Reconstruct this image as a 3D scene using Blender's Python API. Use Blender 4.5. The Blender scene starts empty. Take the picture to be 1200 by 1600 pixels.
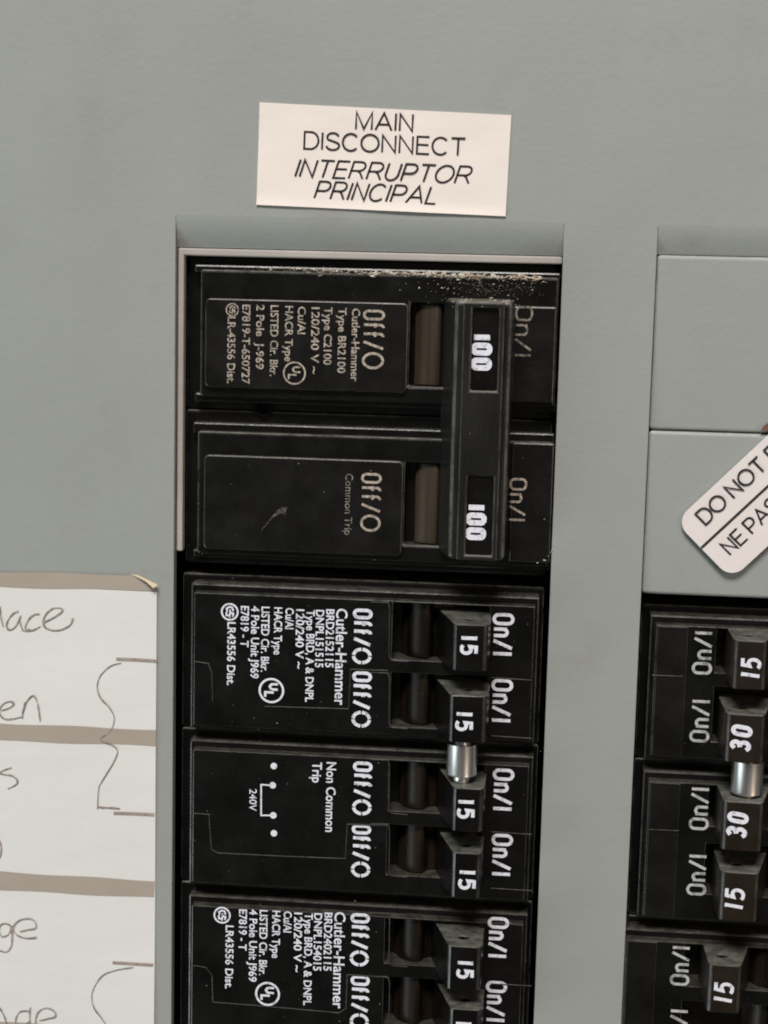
import bpy, bmesh, math, random
from mathutils import Vector, Matrix
random.seed(11)
scene = bpy.context.scene
COL = scene.collection

# ------------------------------------------------------------------ camera
# Panel frame: x to the right, z up, d = millimetres in front of the cover.
FPX, DIST = 2680.67, 276.0
RIGHT = Vector((0.99507093, 0.03705781, -0.09198132))     # panel axes seen in the camera frame (x right, y down, z forward)
DOWN = Vector((-0.02336781, 0.98905609, 0.14567772))
AWAY = Vector((0.09637318, -0.14281026, 0.98504692))
cam = bpy.data.cameras.new('camera')
cam_ob = bpy.data.objects.new('camera', cam)
COL.objects.link(cam_ob)
cx = Vector((RIGHT.x, AWAY.x, -DOWN.x))
cy = Vector((RIGHT.y, AWAY.y, -DOWN.y))
cz = Vector((RIGHT.z, AWAY.z, -DOWN.z))
R3 = Matrix((cx, -cy, -cz)).transposed().to_3x3()
M4 = R3.to_4x4()
M4.translation = Vector((0, -DIST / 1000, 0))
cam_ob.matrix_world = M4
cam.sensor_fit = 'VERTICAL'
cam.sensor_height = 32
cam.lens = 32 * FPX / 1600
cam.clip_start = 0.01
cam.clip_end = 50
scene.camera = cam_ob

# ------------------------------------------------------------------ light and exposure
world = bpy.data.worlds.new('World')
scene.world = world
world.use_nodes = True
wn, wl = world.node_tree.nodes, world.node_tree.links
bg = wn['Background']
bg.inputs[1].default_value = 0.10
geo = wn.new('ShaderNodeTexCoord')
sep = wn.new('ShaderNodeSeparateXYZ')
wr = wn.new('ShaderNodeValToRGB')
mr = wn.new('ShaderNodeMapRange')
mr.inputs[1].default_value = -1
wl.new(geo.outputs['Generated'], sep.inputs[0])
wl.new(sep.outputs['Z'], mr.inputs[0])
wl.new(mr.outputs[0], wr.inputs[0])
wr.color_ramp.elements[0].position = 0.25
wr.color_ramp.elements[0].color = (0.50, 0.46, 0.40, 1)
wr.color_ramp.elements[1].position = 0.75
wr.color_ramp.elements[1].color = (1.0, 1.0, 1.0, 1)
wl.new(wr.outputs[0], bg.inputs[0])


def area(name, loc, target, size, power, color):
    l = bpy.data.lights.new(name, 'AREA')
    l.shape = 'RECTANGLE'
    l.size, l.size_y = size
    l.energy = power
    l.color = color
    o = bpy.data.objects.new(name, l)
    COL.objects.link(o)
    o.location = loc
    o.rotation_euler = (Vector(target) - Vector(loc)).to_track_quat('-Z', 'Y').to_euler()
    return o


area('ceiling_lamp', (-0.2, -1.6, 1.9), (0, 0, -0.05), (1.2, 0.6), 73.0, (1.0, 0.975, 0.925))
area('warm_strip_fill', (0.95, -1.1, 0.15), (0, 0, -0.05), (0.22, 0.8), 3.4, (1.0, 0.80, 0.60))  # added warm strip light for the stripe reflected in the hubs
area('low_cool_fill', (-2.2, -1.25, -1.35), (0, 0, -0.12), (1.1, 1.1), 25.0, (0.84, 0.99, 1.0))  # added unseen cool fill that lifts the lower part of the panel

scene.cycles.filter_width = 1.9
vs = scene.view_settings
vs.view_transform = 'Standard'
vs.look = 'None'
vs.exposure = 0.06
vs.gamma = 1
vs.use_curve_mapping = False


# ------------------------------------------------------------------ helpers
def at(px, py, d=0.0):
    """photo pixel -> panel millimetres (x, z) on the plane d in front of the cover"""
    v = Vector(((px - 600) / FPX, (py - 800) / FPX, 1))
    w = Vector((RIGHT.dot(v), AWAY.dot(v), -DOWN.dot(v)))
    t = (DIST - d) / w.y
    return w.x * t, w.z * t


def X(px, py, d=0.0):
    return at(px, py, d)[0]


def Z(px, py, d=0.0):
    return at(px, py, d)[1]


def P3(x, z, d):
    return Vector((x / 1000, -d / 1000, z / 1000))


class MB:
    """collects shapes, in panel millimetres, for one mesh"""

    def __init__(self):
        self.v, self.f = [], []

    def add(self, verts, faces):
        n = len(self.v)
        self.v += [tuple(p) for p in verts]
        self.f += [[i + n for i in f] for f in faces]
        return self

    def frustum(self, b, d0, t, d1):
        """b, t = (x0, x1, z0, z1) at depth d0 and d1"""
        vv = []
        for (x0, x1, z0, z1), d in ((b, d0), (t, d1)):
            vv += [(x0, z0, d), (x1, z0, d), (x1, z1, d), (x0, z1, d)]
        return self.add(vv, [(3, 2, 1, 0), (4, 5, 6, 7), (0, 1, 5, 4), (1, 2, 6, 5), (2, 3, 7, 6), (3, 0, 4, 7)])

    def box(self, x0, x1, z0, z1, d0, d1):
        return self.frustum((x0, x1, z0, z1), d0, (x0, x1, z0, z1), d1)

    def gridplate(self, xs, zs, holes, d0, d1):
        """plate over the grid xs * zs without the cells in holes; front at d1, back at d0"""
        nx, nz = len(xs), len(zs)
        vv = [(x, z, d) for d in (d1, d0) for z in zs for x in xs]
        idx = lambda i, j, k: k * nx * nz + j * nx + i
        fs = []
        solid = lambda i, j: 0 <= i < nx - 1 and 0 <= j < nz - 1 and (i, j) not in holes
        for i in range(nx - 1):
            for j in range(nz - 1):
                if not solid(i, j):
                    continue
                fs.append((idx(i, j, 0), idx(i + 1, j, 0), idx(i + 1, j + 1, 0), idx(i, j + 1, 0)))
                fs.append((idx(i, j + 1, 1), idx(i + 1, j + 1, 1), idx(i + 1, j, 1), idx(i, j, 1)))
                for (di, dj, a, b) in ((0, -1, (i, j), (i + 1, j)), (1, 0, (i + 1, j), (i + 1, j + 1)),
                                       (0, 1, (i + 1, j + 1), (i, j + 1)), (-1, 0, (i, j + 1), (i, j))):
                    if not solid(i + di, j + dj):
                        fs.append((idx(*a, 0), idx(*a, 1), idx(*b, 1), idx(*b, 0)))
        return self.add(vv, fs)

    def prism(self, poly, d0, d1):
        n = len(poly)
        g = lambda d, p: d(p[0], p[1]) if callable(d) else d
        vv = [(x, z, g(d0, (x, z))) for x, z in poly] + [(x, z, g(d1, (x, z))) for x, z in poly]
        fs = [tuple(range(n, 2 * n)), tuple(range(n - 1, -1, -1))]
        fs += [(i, (i + 1) % n, n + (i + 1) % n, n + i) for i in range(n)]
        return self.add(vv, fs)

    def cyl_z(self, x, d, r, z0, z1, n=40, r1=None):
        """cylinder standing along the panel's z"""
        r1 = r if r1 is None else r1
        vv = []
        for z, q in ((z0, r), (z1, r1)):
            vv += [(x + q * math.cos(6.28318531 * i / n), z, d + q * math.sin(6.28318531 * i / n)) for i in range(n)]
        fs = [(i, (i + 1) % n, n + (i + 1) % n, n + i) for i in range(n)]
        fs += [tuple(range(n - 1, -1, -1)), tuple(range(n, 2 * n))]
        return self.add(vv, fs)

    def lathe_z(self, x, d, prof, n=44):
        """prof = [(r, z)] turned round a vertical axis"""
        vv = [(x + r * math.cos(6.28318531 * i / n), z, d + r * math.sin(6.28318531 * i / n)) for r, z in prof for i in range(n)]
        fs = []
        for k in range(len(prof) - 1):
            fs += [(k * n + i, k * n + (i + 1) % n, (k + 1) * n + (i + 1) % n, (k + 1) * n + i) for i in range(n)]
        fs += [tuple(range(n - 1, -1, -1)), tuple(range((len(prof) - 1) * n, len(prof) * n))]
        return self.add(vv, fs)

    def disc(self, x, z, r, d, n=28):
        vv = [(x + r * math.cos(6.28318531 * i / n), z + r * math.sin(6.28318531 * i / n), d) for i in range(n)]
        return self.add(vv, [tuple(range(n))])

    def ribbon(self, pts, w, d, closed=False, lift=0.0):
        """flat mitred stroke through pts (x, z)"""
        raw = [Vector(p) for p in pts]
        pts = [p for i, p in enumerate(raw) if i == 0 or (p - raw[i - 1]).length > 1e-4]
        if closed and (pts[0] - pts[-1]).length < 1e-4:
            pts.pop()
        n = len(pts)
        vv = []
        for i, p in enumerate(pts):
            a = pts[i - 1] if (i or closed) else None
            b = pts[(i + 1) % n] if (i < n - 1 or closed) else None
            t1 = (p - a).normalized() if a is not None else None
            t2 = (b - p).normalized() if b is not None else None
            if t1 is None:
                t1 = t2
            if t2 is None:
                t2 = t1
            t = t1 + t2
            t = t.normalized() if t.length > 1e-6 else t1
            nrm = Vector((-t.y, t.x))
            k = nrm.dot(Vector((-t1.y, t1.x)))
            ww = w(i / max(1, n - 1)) if callable(w) else w
            s = ww / 2 / max(0.45, k)
            for q in (p + nrm * s, p - nrm * s):
                dd = d(q.x, q.y) if callable(d) else d
                vv.append((q.x, q.y, dd + lift * i))
        fs = [(2 * i, 2 * i + 1, 2 * ((i + 1) % n) + 1, 2 * ((i + 1) % n)) for i in range(n if closed else n - 1)]
        return self.add(vv, fs)

    def build(self, name, mat, parent=None, bevel=0, seg=2, smooth=False, angle=30):
        base = PARENT_MM.get(parent.name, (0, 0, 0)) if parent else (0, 0, 0)
        me = bpy.data.meshes.new(name)
        me.from_pydata([P3(x - base[0], z - base[1], d - base[2]) for x, z, d in self.v], [], self.f)
        bm = bmesh.new()
        bm.from_mesh(me)
        bmesh.ops.recalc_face_normals(bm, faces=bm.faces)
        # loose flat sheets must look at the viewer
        for f in bm.faces:
            if all(len(e.link_faces) < 2 for e in f.edges) and f.normal.y > 0:
                f.normal_flip()
        bm.to_mesh(me)
        bm.free()
        me.materials.append(mat)
        o = bpy.data.objects.new(name, me)
        COL.objects.link(o)
        if parent:
            o.parent = parent
        if bevel:
            b = o.modifiers.new('bevel', 'BEVEL')
            b.width = bevel / 1000
            b.segments = seg
            b.limit_method = 'ANGLE'
            b.angle_limit = math.radians(angle)
            b.harden_normals = False
            b.use_clamp_overlap = True
        if smooth:
            for p in me.polygons:
                p.use_smooth = True
            try:
                me.set_sharp_from_angle(angle=math.radians(40))
            except Exception:
                pass
        return o


PARENT_MM = {}


def thing(name, label, cat, base, group=None):
    o = bpy.data.objects.new(name, None)
    o.empty_display_size = 0.01
    COL.objects.link(o)
    o.location = P3(*base)
    o['label'] = label
    o['category'] = cat
    if group:
        o['group'] = group
    PARENT_MM[o.name] = base
    return o


def sub(o):
    """register a part so that sub-parts may be hung on it (parts sit at their thing's origin)"""
    PARENT_MM[o.name] = PARENT_MM[o.parent.name]
    return o


def tag(o, label, cat, group=None, kind=None):
    if label:
        o['label'] = label
    if cat:
        o['category'] = cat
    if group:
        o['group'] = group
    if kind:
        o['kind'] = kind
    return o


# ------------------------------------------------------------------ materials
def mat_base(name, color, rough, metal=0.0, spec=0.5):
    m = bpy.data.materials.new(name)
    m.use_nodes = True
    p = m.node_tree.nodes['Principled BSDF']
    p.inputs['Base Color'].default_value = (*color, 1)
    p.inputs['Roughness'].default_value = rough
    p.inputs['Metallic'].default_value = metal
    p.inputs['Specular IOR Level'].default_value = spec
    return m, m.node_tree.nodes, m.node_tree.links, p


def noise(n, l, scale, detail=3, rough=0.6, stretch=None):
    tc = n.new('ShaderNodeTexCoord')
    t = n.new('ShaderNodeTexNoise')
    t.inputs['Scale'].default_value = scale
    t.inputs['Detail'].default_value = detail
    t.inputs['Roughness'].default_value = rough
    if stretch:
        mp = n.new('ShaderNodeMapping')
        mp.inputs['Scale'].default_value = stretch
        l.new(tc.outputs['Object'], mp.inputs[0])
        l.new(mp.outputs[0], t.inputs['Vector'])
    else:
        l.new(tc.outputs['Object'], t.inputs['Vector'])
    return t.outputs['Fac']


def ramp(n, l, fac, stops):
    r = n.new('ShaderNodeValToRGB')
    e = r.color_ramp.elements
    e[0].position, e[0].color = stops[0][0], (*stops[0][1], 1)
    e[1].position, e[1].color = stops[1][0], (*stops[1][1], 1)
    for p, c in stops[2:]:
        q = e.new(p)
        q.color = (*c, 1)
    l.new(fac, r.inputs[0])
    return r.outputs[0]


def bump(n, l, p, h, strength, dist):
    b = n.new('ShaderNodeBump')
    b.inputs['Strength'].default_value = strength
    b.inputs['Distance'].default_value = dist
    l.new(h, b.inputs['Height'])
    l.new(b.outputs[0], p.inputs['Normal'])


def math_node(n, l, op, a, b):
    m = n.new('ShaderNodeMath')
    m.operation = op
    for i, v in enumerate((a, b)):
        if isinstance(v, (int, float)):
            m.inputs[i].default_value = v
        else:
            l.new(v, m.inputs[i])
    return m.outputs[0]


def make_paint():
    m, n, l, p = mat_base('grey_enamel', (0.3, 0.3, 0.3), 0.5)
    c = ramp(n, l, noise(n, l, 22, 5, 0.6), [(0.3, (0.277, 0.290, 0.281)), (0.7, (0.303, 0.318, 0.310))])
    # faint hand smudges
    s = ramp(n, l, noise(n, l, 75, 4, 0.65), [(0.56, (0, 0, 0)), (0.78, (1, 1, 1))])
    mx = n.new('ShaderNodeMixRGB')
    mx.inputs[2].default_value = (0.265, 0.255, 0.23, 1)
    sc = math_node(n, l, 'MULTIPLY', s, 0.5)
    l.new(sc, mx.inputs[0])
    l.new(c, mx.inputs[1])
    # paint chipped and rubbed pale along the bent and punched edges
    g = n.new('ShaderNodeNewGeometry')
    sx = n.new('ShaderNodeSeparateXYZ')
    l.new(g.outputs['Normal'], sx.inputs[0])
    zone = ramp(n, l, math_node(n, l, 'MULTIPLY', sx.outputs['Y'], -1.0), [(0.25, (0, 0, 0)), (0.42, (1, 1, 1)), (0.66, (1, 1, 1)), (0.78, (0, 0, 0))])
    chip = ramp(n, l, noise(n, l, 260, 5, 0.75), [(0.46, (0, 0, 0)), (0.60, (1, 1, 1))])
    ef = math_node(n, l, 'MULTIPLY', math_node(n, l, 'MULTIPLY', zone, chip), 0.6)
    m3 = n.new('ShaderNodeMixRGB')
    m3.inputs[2].default_value = (0.50, 0.50, 0.49, 1)
    l.new(ef, m3.inputs[0])
    l.new(mx.outputs[0], m3.inputs[1])
    # a few small dark scuffs and grime specks
    gr = ramp(n, l, noise(n, l, 210, 6, 0.72), [(0.69, (0, 0, 0)), (0.76, (1, 1, 1))])
    m4 = n.new('ShaderNodeMixRGB')
    m4.inputs[2].default_value = (0.19, 0.18, 0.155, 1)
    l.new(math_node(n, l, 'MULTIPLY', gr, 0.35), m4.inputs[0])
    l.new(m3.outputs[0], m4.inputs[1])
    l.new(m4.outputs[0], p.inputs['Base Color'])
    r = ramp(n, l, noise(n, l, 60, 4), [(0.3, (0.42, 0.42, 0.42)), (0.7, (0.56, 0.56, 0.56))])
    l.new(r, p.inputs['Roughness'])
    bump(n, l, p, noise(n, l, 900, 2), 0.12, 0.0004)
    return m


def make_plastic(name, c0, c1, r0, r1, dust=0.5, dustcol=(0.16, 0.148, 0.125), stretch=None, bscale=1400, edge=0.95, glintcol=(0.165, 0.160, 0.146), spec=0.42):
    """moulded plastic: slightly uneven, with grey dust lying on what faces up"""
    m, n, l, p = mat_base(name, c0, r0, spec=spec)
    c = ramp(n, l, noise(n, l, 160, 4, 0.6, stretch), [(0.32, c0), (0.70, c1)])
    g = n.new('ShaderNodeNewGeometry')
    sx = n.new('ShaderNodeSeparateXYZ')
    l.new(g.outputs['Normal'], sx.inputs[0])
    up = n.new('ShaderNodeMapRange')
    up.inputs[1].default_value = 0.35
    up.inputs[2].default_value = 0.9
    l.new(sx.outputs['Z'], up.inputs[0])
    patch = ramp(n, l, noise(n, l, 420, 5, 0.7), [(0.36, (0.3, 0.3, 0.3)), (0.66, (1, 1, 1))])
    f = math_node(n, l, 'MULTIPLY', up.outputs[0], patch)
    f = math_node(n, l, 'MULTIPLY', f, dust)
    mx = n.new('ShaderNodeMixRGB')
    mx.inputs[2].default_value = (*dustcol, 1)
    l.new(f, mx.inputs[0])
    l.new(c, mx.inputs[1])
    # edge glints painted in: rounded corners paler grey, strongest where they face up
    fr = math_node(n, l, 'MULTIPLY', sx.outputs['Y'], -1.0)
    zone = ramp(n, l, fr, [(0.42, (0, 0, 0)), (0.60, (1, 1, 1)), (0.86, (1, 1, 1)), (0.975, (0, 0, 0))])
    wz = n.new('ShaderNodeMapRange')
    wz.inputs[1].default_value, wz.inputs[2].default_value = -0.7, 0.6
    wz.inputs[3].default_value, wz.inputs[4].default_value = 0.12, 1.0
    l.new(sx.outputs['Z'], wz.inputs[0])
    patchy = ramp(n, l, noise(n, l, 330, 5, 0.75), [(0.34, (0.10, 0.10, 0.10)), (0.62, (1, 1, 1))])
    ef = math_node(n, l, 'MULTIPLY', math_node(n, l, 'MULTIPLY', zone, wz.outputs[0]), math_node(n, l, 'MULTIPLY', patchy, edge))
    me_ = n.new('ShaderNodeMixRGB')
    me_.inputs[2].default_value = (*glintcol, 1)
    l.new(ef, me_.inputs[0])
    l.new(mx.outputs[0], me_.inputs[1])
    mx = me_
    # fine pale specks anywhere, painted in for small reflections
    sp = ramp(n, l, noise(n, l, 2300, 2, 0.5), [(0.735, (0, 0, 0)), (0.80, (1, 1, 1))])
    spf = math_node(n, l, 'MULTIPLY', sp, 0.30)
    m2 = n.new('ShaderNodeMixRGB')
    m2.inputs[2].default_value = (0.22, 0.20, 0.18, 1)
    l.new(spf, m2.inputs[0])
    l.new(mx.outputs[0], m2.inputs[1])
    l.new(m2.outputs[0], p.inputs['Base Color'])
    r = ramp(n, l, noise(n, l, 210, 4, 0.6, stretch), [(0.3, (r0,) * 3), (0.72, (r1,) * 3)])
    l.new(r, p.inputs['Roughness'])
    bump(n, l, p, noise(n, l, bscale, 3), 0.18, 0.0002)
    return m


def make_ink(name, c, patchy, wc, rough=0.5, scale=900, lo=0.38, hi=0.62):
    m, n, l, p = mat_base(name, c, rough, spec=0.3)
    col = ramp(n, l, noise(n, l, scale, 3, 0.6), [(lo, wc), (hi, c)]) if patchy else None
    if patchy:
        l.new(col, p.inputs['Base Color'])
    return m


def make_paper(name, c0, c1):
    m, n, l, p = mat_base(name, c0, 0.75, spec=0.25)
    c = ramp(n, l, noise(n, l, 30, 5, 0.6), [(0.3, c0), (0.72, c1)])
    l.new(c, p.inputs['Base Color'])
    fb = noise(n, l, 500, 4)
    cr_ = noise(n, l, 42, 3, 0.5, (0.5, 1, 1.4))
    bump(n, l, p, math_node(n, l, 'ADD', math_node(n, l, 'MULTIPLY', fb, 0.12), cr_), 0.35, 0.0012)
    return m


PAINT = make_paint()
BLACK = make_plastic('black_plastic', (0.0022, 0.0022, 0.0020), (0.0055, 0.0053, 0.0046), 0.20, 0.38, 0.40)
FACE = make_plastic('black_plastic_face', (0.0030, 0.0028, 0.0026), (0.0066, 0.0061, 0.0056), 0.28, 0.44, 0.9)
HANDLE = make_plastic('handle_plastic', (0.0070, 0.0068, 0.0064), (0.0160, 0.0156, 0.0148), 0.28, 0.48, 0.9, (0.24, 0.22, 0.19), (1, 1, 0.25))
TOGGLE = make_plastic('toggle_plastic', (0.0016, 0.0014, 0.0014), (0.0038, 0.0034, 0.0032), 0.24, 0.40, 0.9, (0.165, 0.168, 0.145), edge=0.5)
TOGGLE_WARM_LIT = make_plastic('warm_lit_toggle_plastic', (0.0075, 0.0050, 0.0040), (0.0170, 0.0110, 0.0068), 0.32, 0.48, 0.9, (0.165, 0.165, 0.145), edge=0.45)  # toggle plastic with the right column's warm light put into its colour
HUB = make_plastic('reflection_tinted_hub', (0.026, 0.0185, 0.012), (0.066, 0.049, 0.034), 0.30, 0.45, 0.3, (0.2, 0.18, 0.15), (2.5, 2.5, 0.10), edge=0)  # brown tint stands in for the warm room reflected in the hub
HUB_DARK = make_plastic('dark_hub_plastic', (0.0030, 0.0021, 0.0015), (0.024, 0.0155, 0.0095), 0.36, 0.48, 0.2, (0.2, 0.18, 0.15), (2.5, 2.5, 0.10), edge=0, spec=0.2)  # brown streaks in the colour stand in for a warm reflected highlight
DARK = mat_base('dark_void', (0.003, 0.003, 0.003), 0.8, spec=0.1)[0]
WHITE_INK = make_ink('white_print', (0.72, 0.72, 0.81), True, (0.36, 0.36, 0.40), scale=1600, lo=0.30, hi=0.48)
GREY_INK = make_ink('greyed_print', (0.50, 0.49, 0.48), True, (0.20, 0.19, 0.18), scale=1300, lo=0.34, hi=0.55)
TAN_INK = make_ink('faded_tan_print', (0.47, 0.40, 0.34), True, (0.20, 0.17, 0.145), scale=1500)
FADED_INK = make_ink('half_worn_print', (0.30, 0.265, 0.225), True, (0.06, 0.055, 0.05), scale=1500)
SCUFF = make_ink('scuffed_plastic', (0.13, 0.118, 0.118), True, (0.02, 0.018, 0.018), scale=2200, lo=0.40, hi=0.68)
LABEL_INK = make_ink('black_label_ink', (0.020, 0.017, 0.022), False, (0, 0, 0), 0.55)
STICKER = make_paper('cream_sticker', (0.755, 0.680, 0.640), (0.795, 0.715, 0.675))
TAG = make_paper('white_tag_paper', (0.68, 0.625, 0.62), (0.71, 0.655, 0.645))
PAPER = make_paper('white_card_paper', (0.650, 0.642, 0.640), (0.698, 0.688, 0.685))
BAND = make_paper('brown_grey_print', (0.33, 0.28, 0.235), (0.39, 0.345, 0.30))
FOLD = make_paper('yellowed_paper', (0.52, 0.42, 0.30), (0.60, 0.50, 0.37))
PENCIL = make_ink('pencil', (0.20, 0.165, 0.15), True, (0.36, 0.31, 0.29), scale=1200)
PENCIL_BAR = make_ink('brown_pencil', (0.27, 0.21, 0.19), True, (0.36, 0.30, 0.27), scale=900)


def make_metal():
    m, n, l, p = mat_base('zinc_steel', (0.62, 0.61, 0.60), 0.22, 1.0)
    c = ramp(n, l, noise(n, l, 500, 3, 0.6, (1, 1, 0.2)), [(0.3, (0.66, 0.65, 0.65)), (0.7, (0.84, 0.83, 0.83))])
    l.new(c, p.inputs['Base Color'])
    r = ramp(n, l, noise(n, l, 700, 3, 0.6, (1, 1, 0.1)), [(0.3, (0.26,) * 3), (0.7, (0.42,) * 3)])
    l.new(r, p.inputs['Roughness'])
    return m


METAL = make_metal()
LIP = make_paper('bare_cut_edge_paint', (0.33, 0.30, 0.28), (0.44, 0.41, 0.39))
_m, _n, _l, _p = mat_base('crumbs', (0.4, 0.36, 0.3), 0.85)
_oi = _n.new('ShaderNodeNewGeometry')
_c = ramp(_n, _l, _oi.outputs['Random Per Island'], [(0.0, (0.22, 0.18, 0.14)), (0.8, (0.50, 0.46, 0.40)), (0.4, (0.42, 0.34, 0.26)), (1.0, (0.66, 0.63, 0.60))])
_l.new(_c, _p.inputs['Base Color'])
CRUMBS = _m


# ------------------------------------------------------------------ lettering
def frame_of(a, b, snap):
    a, b = Vector(a), Vector(b)
    if snap == 'z':
        mx = (a.x + b.x) / 2
        a.x = b.x = mx
    u = (b - a)
    L = u.length
    u.normalize()
    return a, u, Vector((-u.y, u.x)), L


def text(mb, body, pa, pb, cap, d, shear=0.0, thin=0.0, snap='z', natural=False):
    """print body along the line pa -> pb (photo pixels), cap = letter height in mm, centred on that line"""
    cu = bpy.data.curves.new('t', 'FONT')
    cu.body = body
    cu.size = 1
    cu.shear = shear
    cu.offset = thin
    cu.resolution_u = 3
    o = bpy.data.objects.new('t', cu)
    COL.objects.link(o)
    dg = bpy.context.evaluated_depsgraph_get()
    me = bpy.data.meshes.new_from_object(o.evaluated_get(dg))
    a, u, v, L = frame_of(at(*pa, d), at(*pb, d), snap)
    xs = [q.co.x for q in me.vertices]
    x0, x1 = min(xs), max(xs)
    sx = L / (x1 - x0)
    sy = cap / 0.70
    vv = []
    for q in me.vertices:
        p = a + u * ((q.co.x - x0) * sx) + v * ((q.co.y - 0.35) * sy)
        vv.append((p.x, p.y, d))
    mb.add(vv, [tuple(f.vertices) for f in me.polygons])
    bpy.data.objects.remove(o)
    bpy.data.curves.remove(cu)
    bpy.data.meshes.remove(me)


def arc(cxy, rx, ry, a0, a1, n=14):
    return [(cxy[0] + rx * math.cos(math.radians(a0 + (a1 - a0) * i / n)), cxy[1] + ry * math.sin(math.radians(a0 + (a1 - a0) * i / n))) for i in range(n + 1)]


def stadium(w, r=None):
    r = w / 2 if r is None else r
    return (arc((r, 1 - r), r, r, 180, 90, 6) + arc((w - r, 1 - r), r, r, 90, 0, 6) + arc((w - r, r), r, r, 0, -90, 6) + arc((r, r), r, r, 270, 180, 6))


GLYPH = {   # advance, [(closed, points)]
    'O': (0.50, [(1, stadium(0.50))]),
    'f': (0.26, [(0, [(0.06, 0), (0.06, 0.78)] + arc((0.24, 0.80), 0.18, 0.20, 170, 90, 5)), (0, [(-0.05, 0.58), (0.24, 0.58)])]),
    '/': (0.42, [(0, [(0, 0), (0.42, 1)])]),
    'o': (0.92, [(1, arc((0.46, 0.5), 0.46, 0.5, 0, 345, 23))]),
    'c': (0.92, [(0, arc((0.46, 0.5), 0.46, 0.5, 4 + 90 * k, 86 + 90 * k, 8)) for k in range(4)]),
    'n': (0.40, [(0, [(0.03, 0), (0.03, 0.72)]), (0, [(0.03, 0.58)] + arc((0.22, 0.52), 0.18, 0.20, 135, 0, 7) + [(0.40, 0)])]),
    'I': (0.06, [(0, [(0.03, 0), (0.03, 1)])]),
    '1': (0.18, [(0, [(0.10, 0), (0.10, 1)]), (0, [(0.10, 0.95), (0.03, 0.87)])]),
    '5': (0.52, [(0, [(0.50, 0.95), (0.09, 0.95), (0.07, 0.56), (0.24, 0.63)] + arc((0.26, 0.33), 0.24, 0.30, 85, -90, 10) + [(0.10, 0.05), (0.0, 0.12)])]),
    '3': (0.52, [(0, [(0.02, 0.84)] + arc((0.25, 0.77), 0.22, 0.22, 120, -75, 10) + [(0.14, 0.53)]), (0, [(0.16, 0.53)] + arc((0.25, 0.27), 0.25, 0.26, 78, -120, 12) + [(0.0, 0.16)])]),
    '0': (0.50, [(1, stadium(0.50))]),
    'Z': (0.42, [(1, stadium(0.42, 0.20))]),
}

SANS = {
    'M': (0.96, [(0, [(0.04, 0), (0.04, 1), (0.48, 0.02), (0.92, 1), (0.92, 0)])]),
    'A': (0.90, [(0, [(0, 0), (0.45, 1), (0.90, 0)]), (0, [(0.15, 0.33), (0.75, 0.33)])]),
    'I': (0.08, [(0, [(0.04, 0), (0.04, 1)])]),
    'N': (0.76, [(0, [(0.03, 0), (0.03, 1), (0.73, 0), (0.73, 1)])]),
    'D': (0.80, [(1, [(0.04, 0), (0.04, 1), (0.38, 1)] + arc((0.38, 0.5), 0.42, 0.5, 80, -80, 12) + [(0.38, 0)])]),
    'S': (0.72, [(0, arc((0.36, 0.755), 0.31, 0.245, 15, 195, 9) + [(0.12, 0.59), (0.36, 0.52), (0.62, 0.42)] + arc((0.36, 0.265), 0.35, 0.265, 15, -172, 10))]),
    'C': (0.84, [(0, arc((0.44, 0.5), 0.43, 0.5, 42, 318, 20))]),
    'O': (0.94, [(1, arc((0.47, 0.5), 0.47, 0.5, 0, 345, 23))]),
    'E': (0.68, [(0, [(0.68, 1), (0.04, 1), (0.04, 0), (0.70, 0)]), (0, [(0.04, 0.53), (0.64, 0.53)])]),
    'T': (0.74, [(0, [(0, 1), (0.74, 1)]), (0, [(0.37, 1), (0.37, 0)])]),
    'R': (0.80, [(0, [(0.04, 0), (0.04, 1), (0.46, 1)] + arc((0.46, 0.735), 0.28, 0.265, 70, -90, 8) + [(0.04, 0.47)]), (0, [(0.40, 0.47), (0.56, 0.36), (0.80, 0)])]),
    'U': (0.74, [(0, [(0.03, 1), (0.03, 0.38)] + arc((0.37, 0.36), 0.34, 0.36, 190, 350, 10) + [(0.71, 0.38), (0.71, 1)])]),
    'P': (0.74, [(0, [(0.04, 0), (0.04, 1), (0.44, 1)] + arc((0.44, 0.72), 0.29, 0.28, 70, -90, 8) + [(0.04, 0.44)])]),
    'L': (0.60, [(0, [(0.04, 1), (0.04, 0), (0.60, 0)])]),
    'B': (0.72, [(1, [(0.04, 0), (0.04, 1), (0.40, 1)] + arc((0.40, 0.765), 0.25, 0.235, 70, -80, 7) + [(0.40, 0.53)] + arc((0.42, 0.265), 0.29, 0.265, 80, -80, 8) + [(0.40, 0)]), (0, [(0.04, 0.53), (0.42, 0.53)])]),
    ' ': (0.16, []),
}


def sans(mb, body, pa, pb, cap, w, d, shear=0.0):
    """plain thin capitals along the line between two photo pixels"""
    a, u, v, L = frame_of(at(*pa, d), at(*pb, d), None)
    g = 0.17
    tot = sum(SANS[c][0] for c in body) + g * (len(body) - 1)
    h = cap - w
    k = (L - w - shear * h) / tot
    x, lift = 0.0, 0.0
    for c in body:
        for closed, pts in SANS[c][1]:
            q = [a + u * (w / 2 + (x + p[0]) * k + shear * h * p[1]) + v * ((p[1] - 0.5) * h) for p in pts]
            mb.ribbon(q, w, d + lift, bool(closed))
            lift += 0.0012
        x += SANS[c][0] + g


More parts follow.
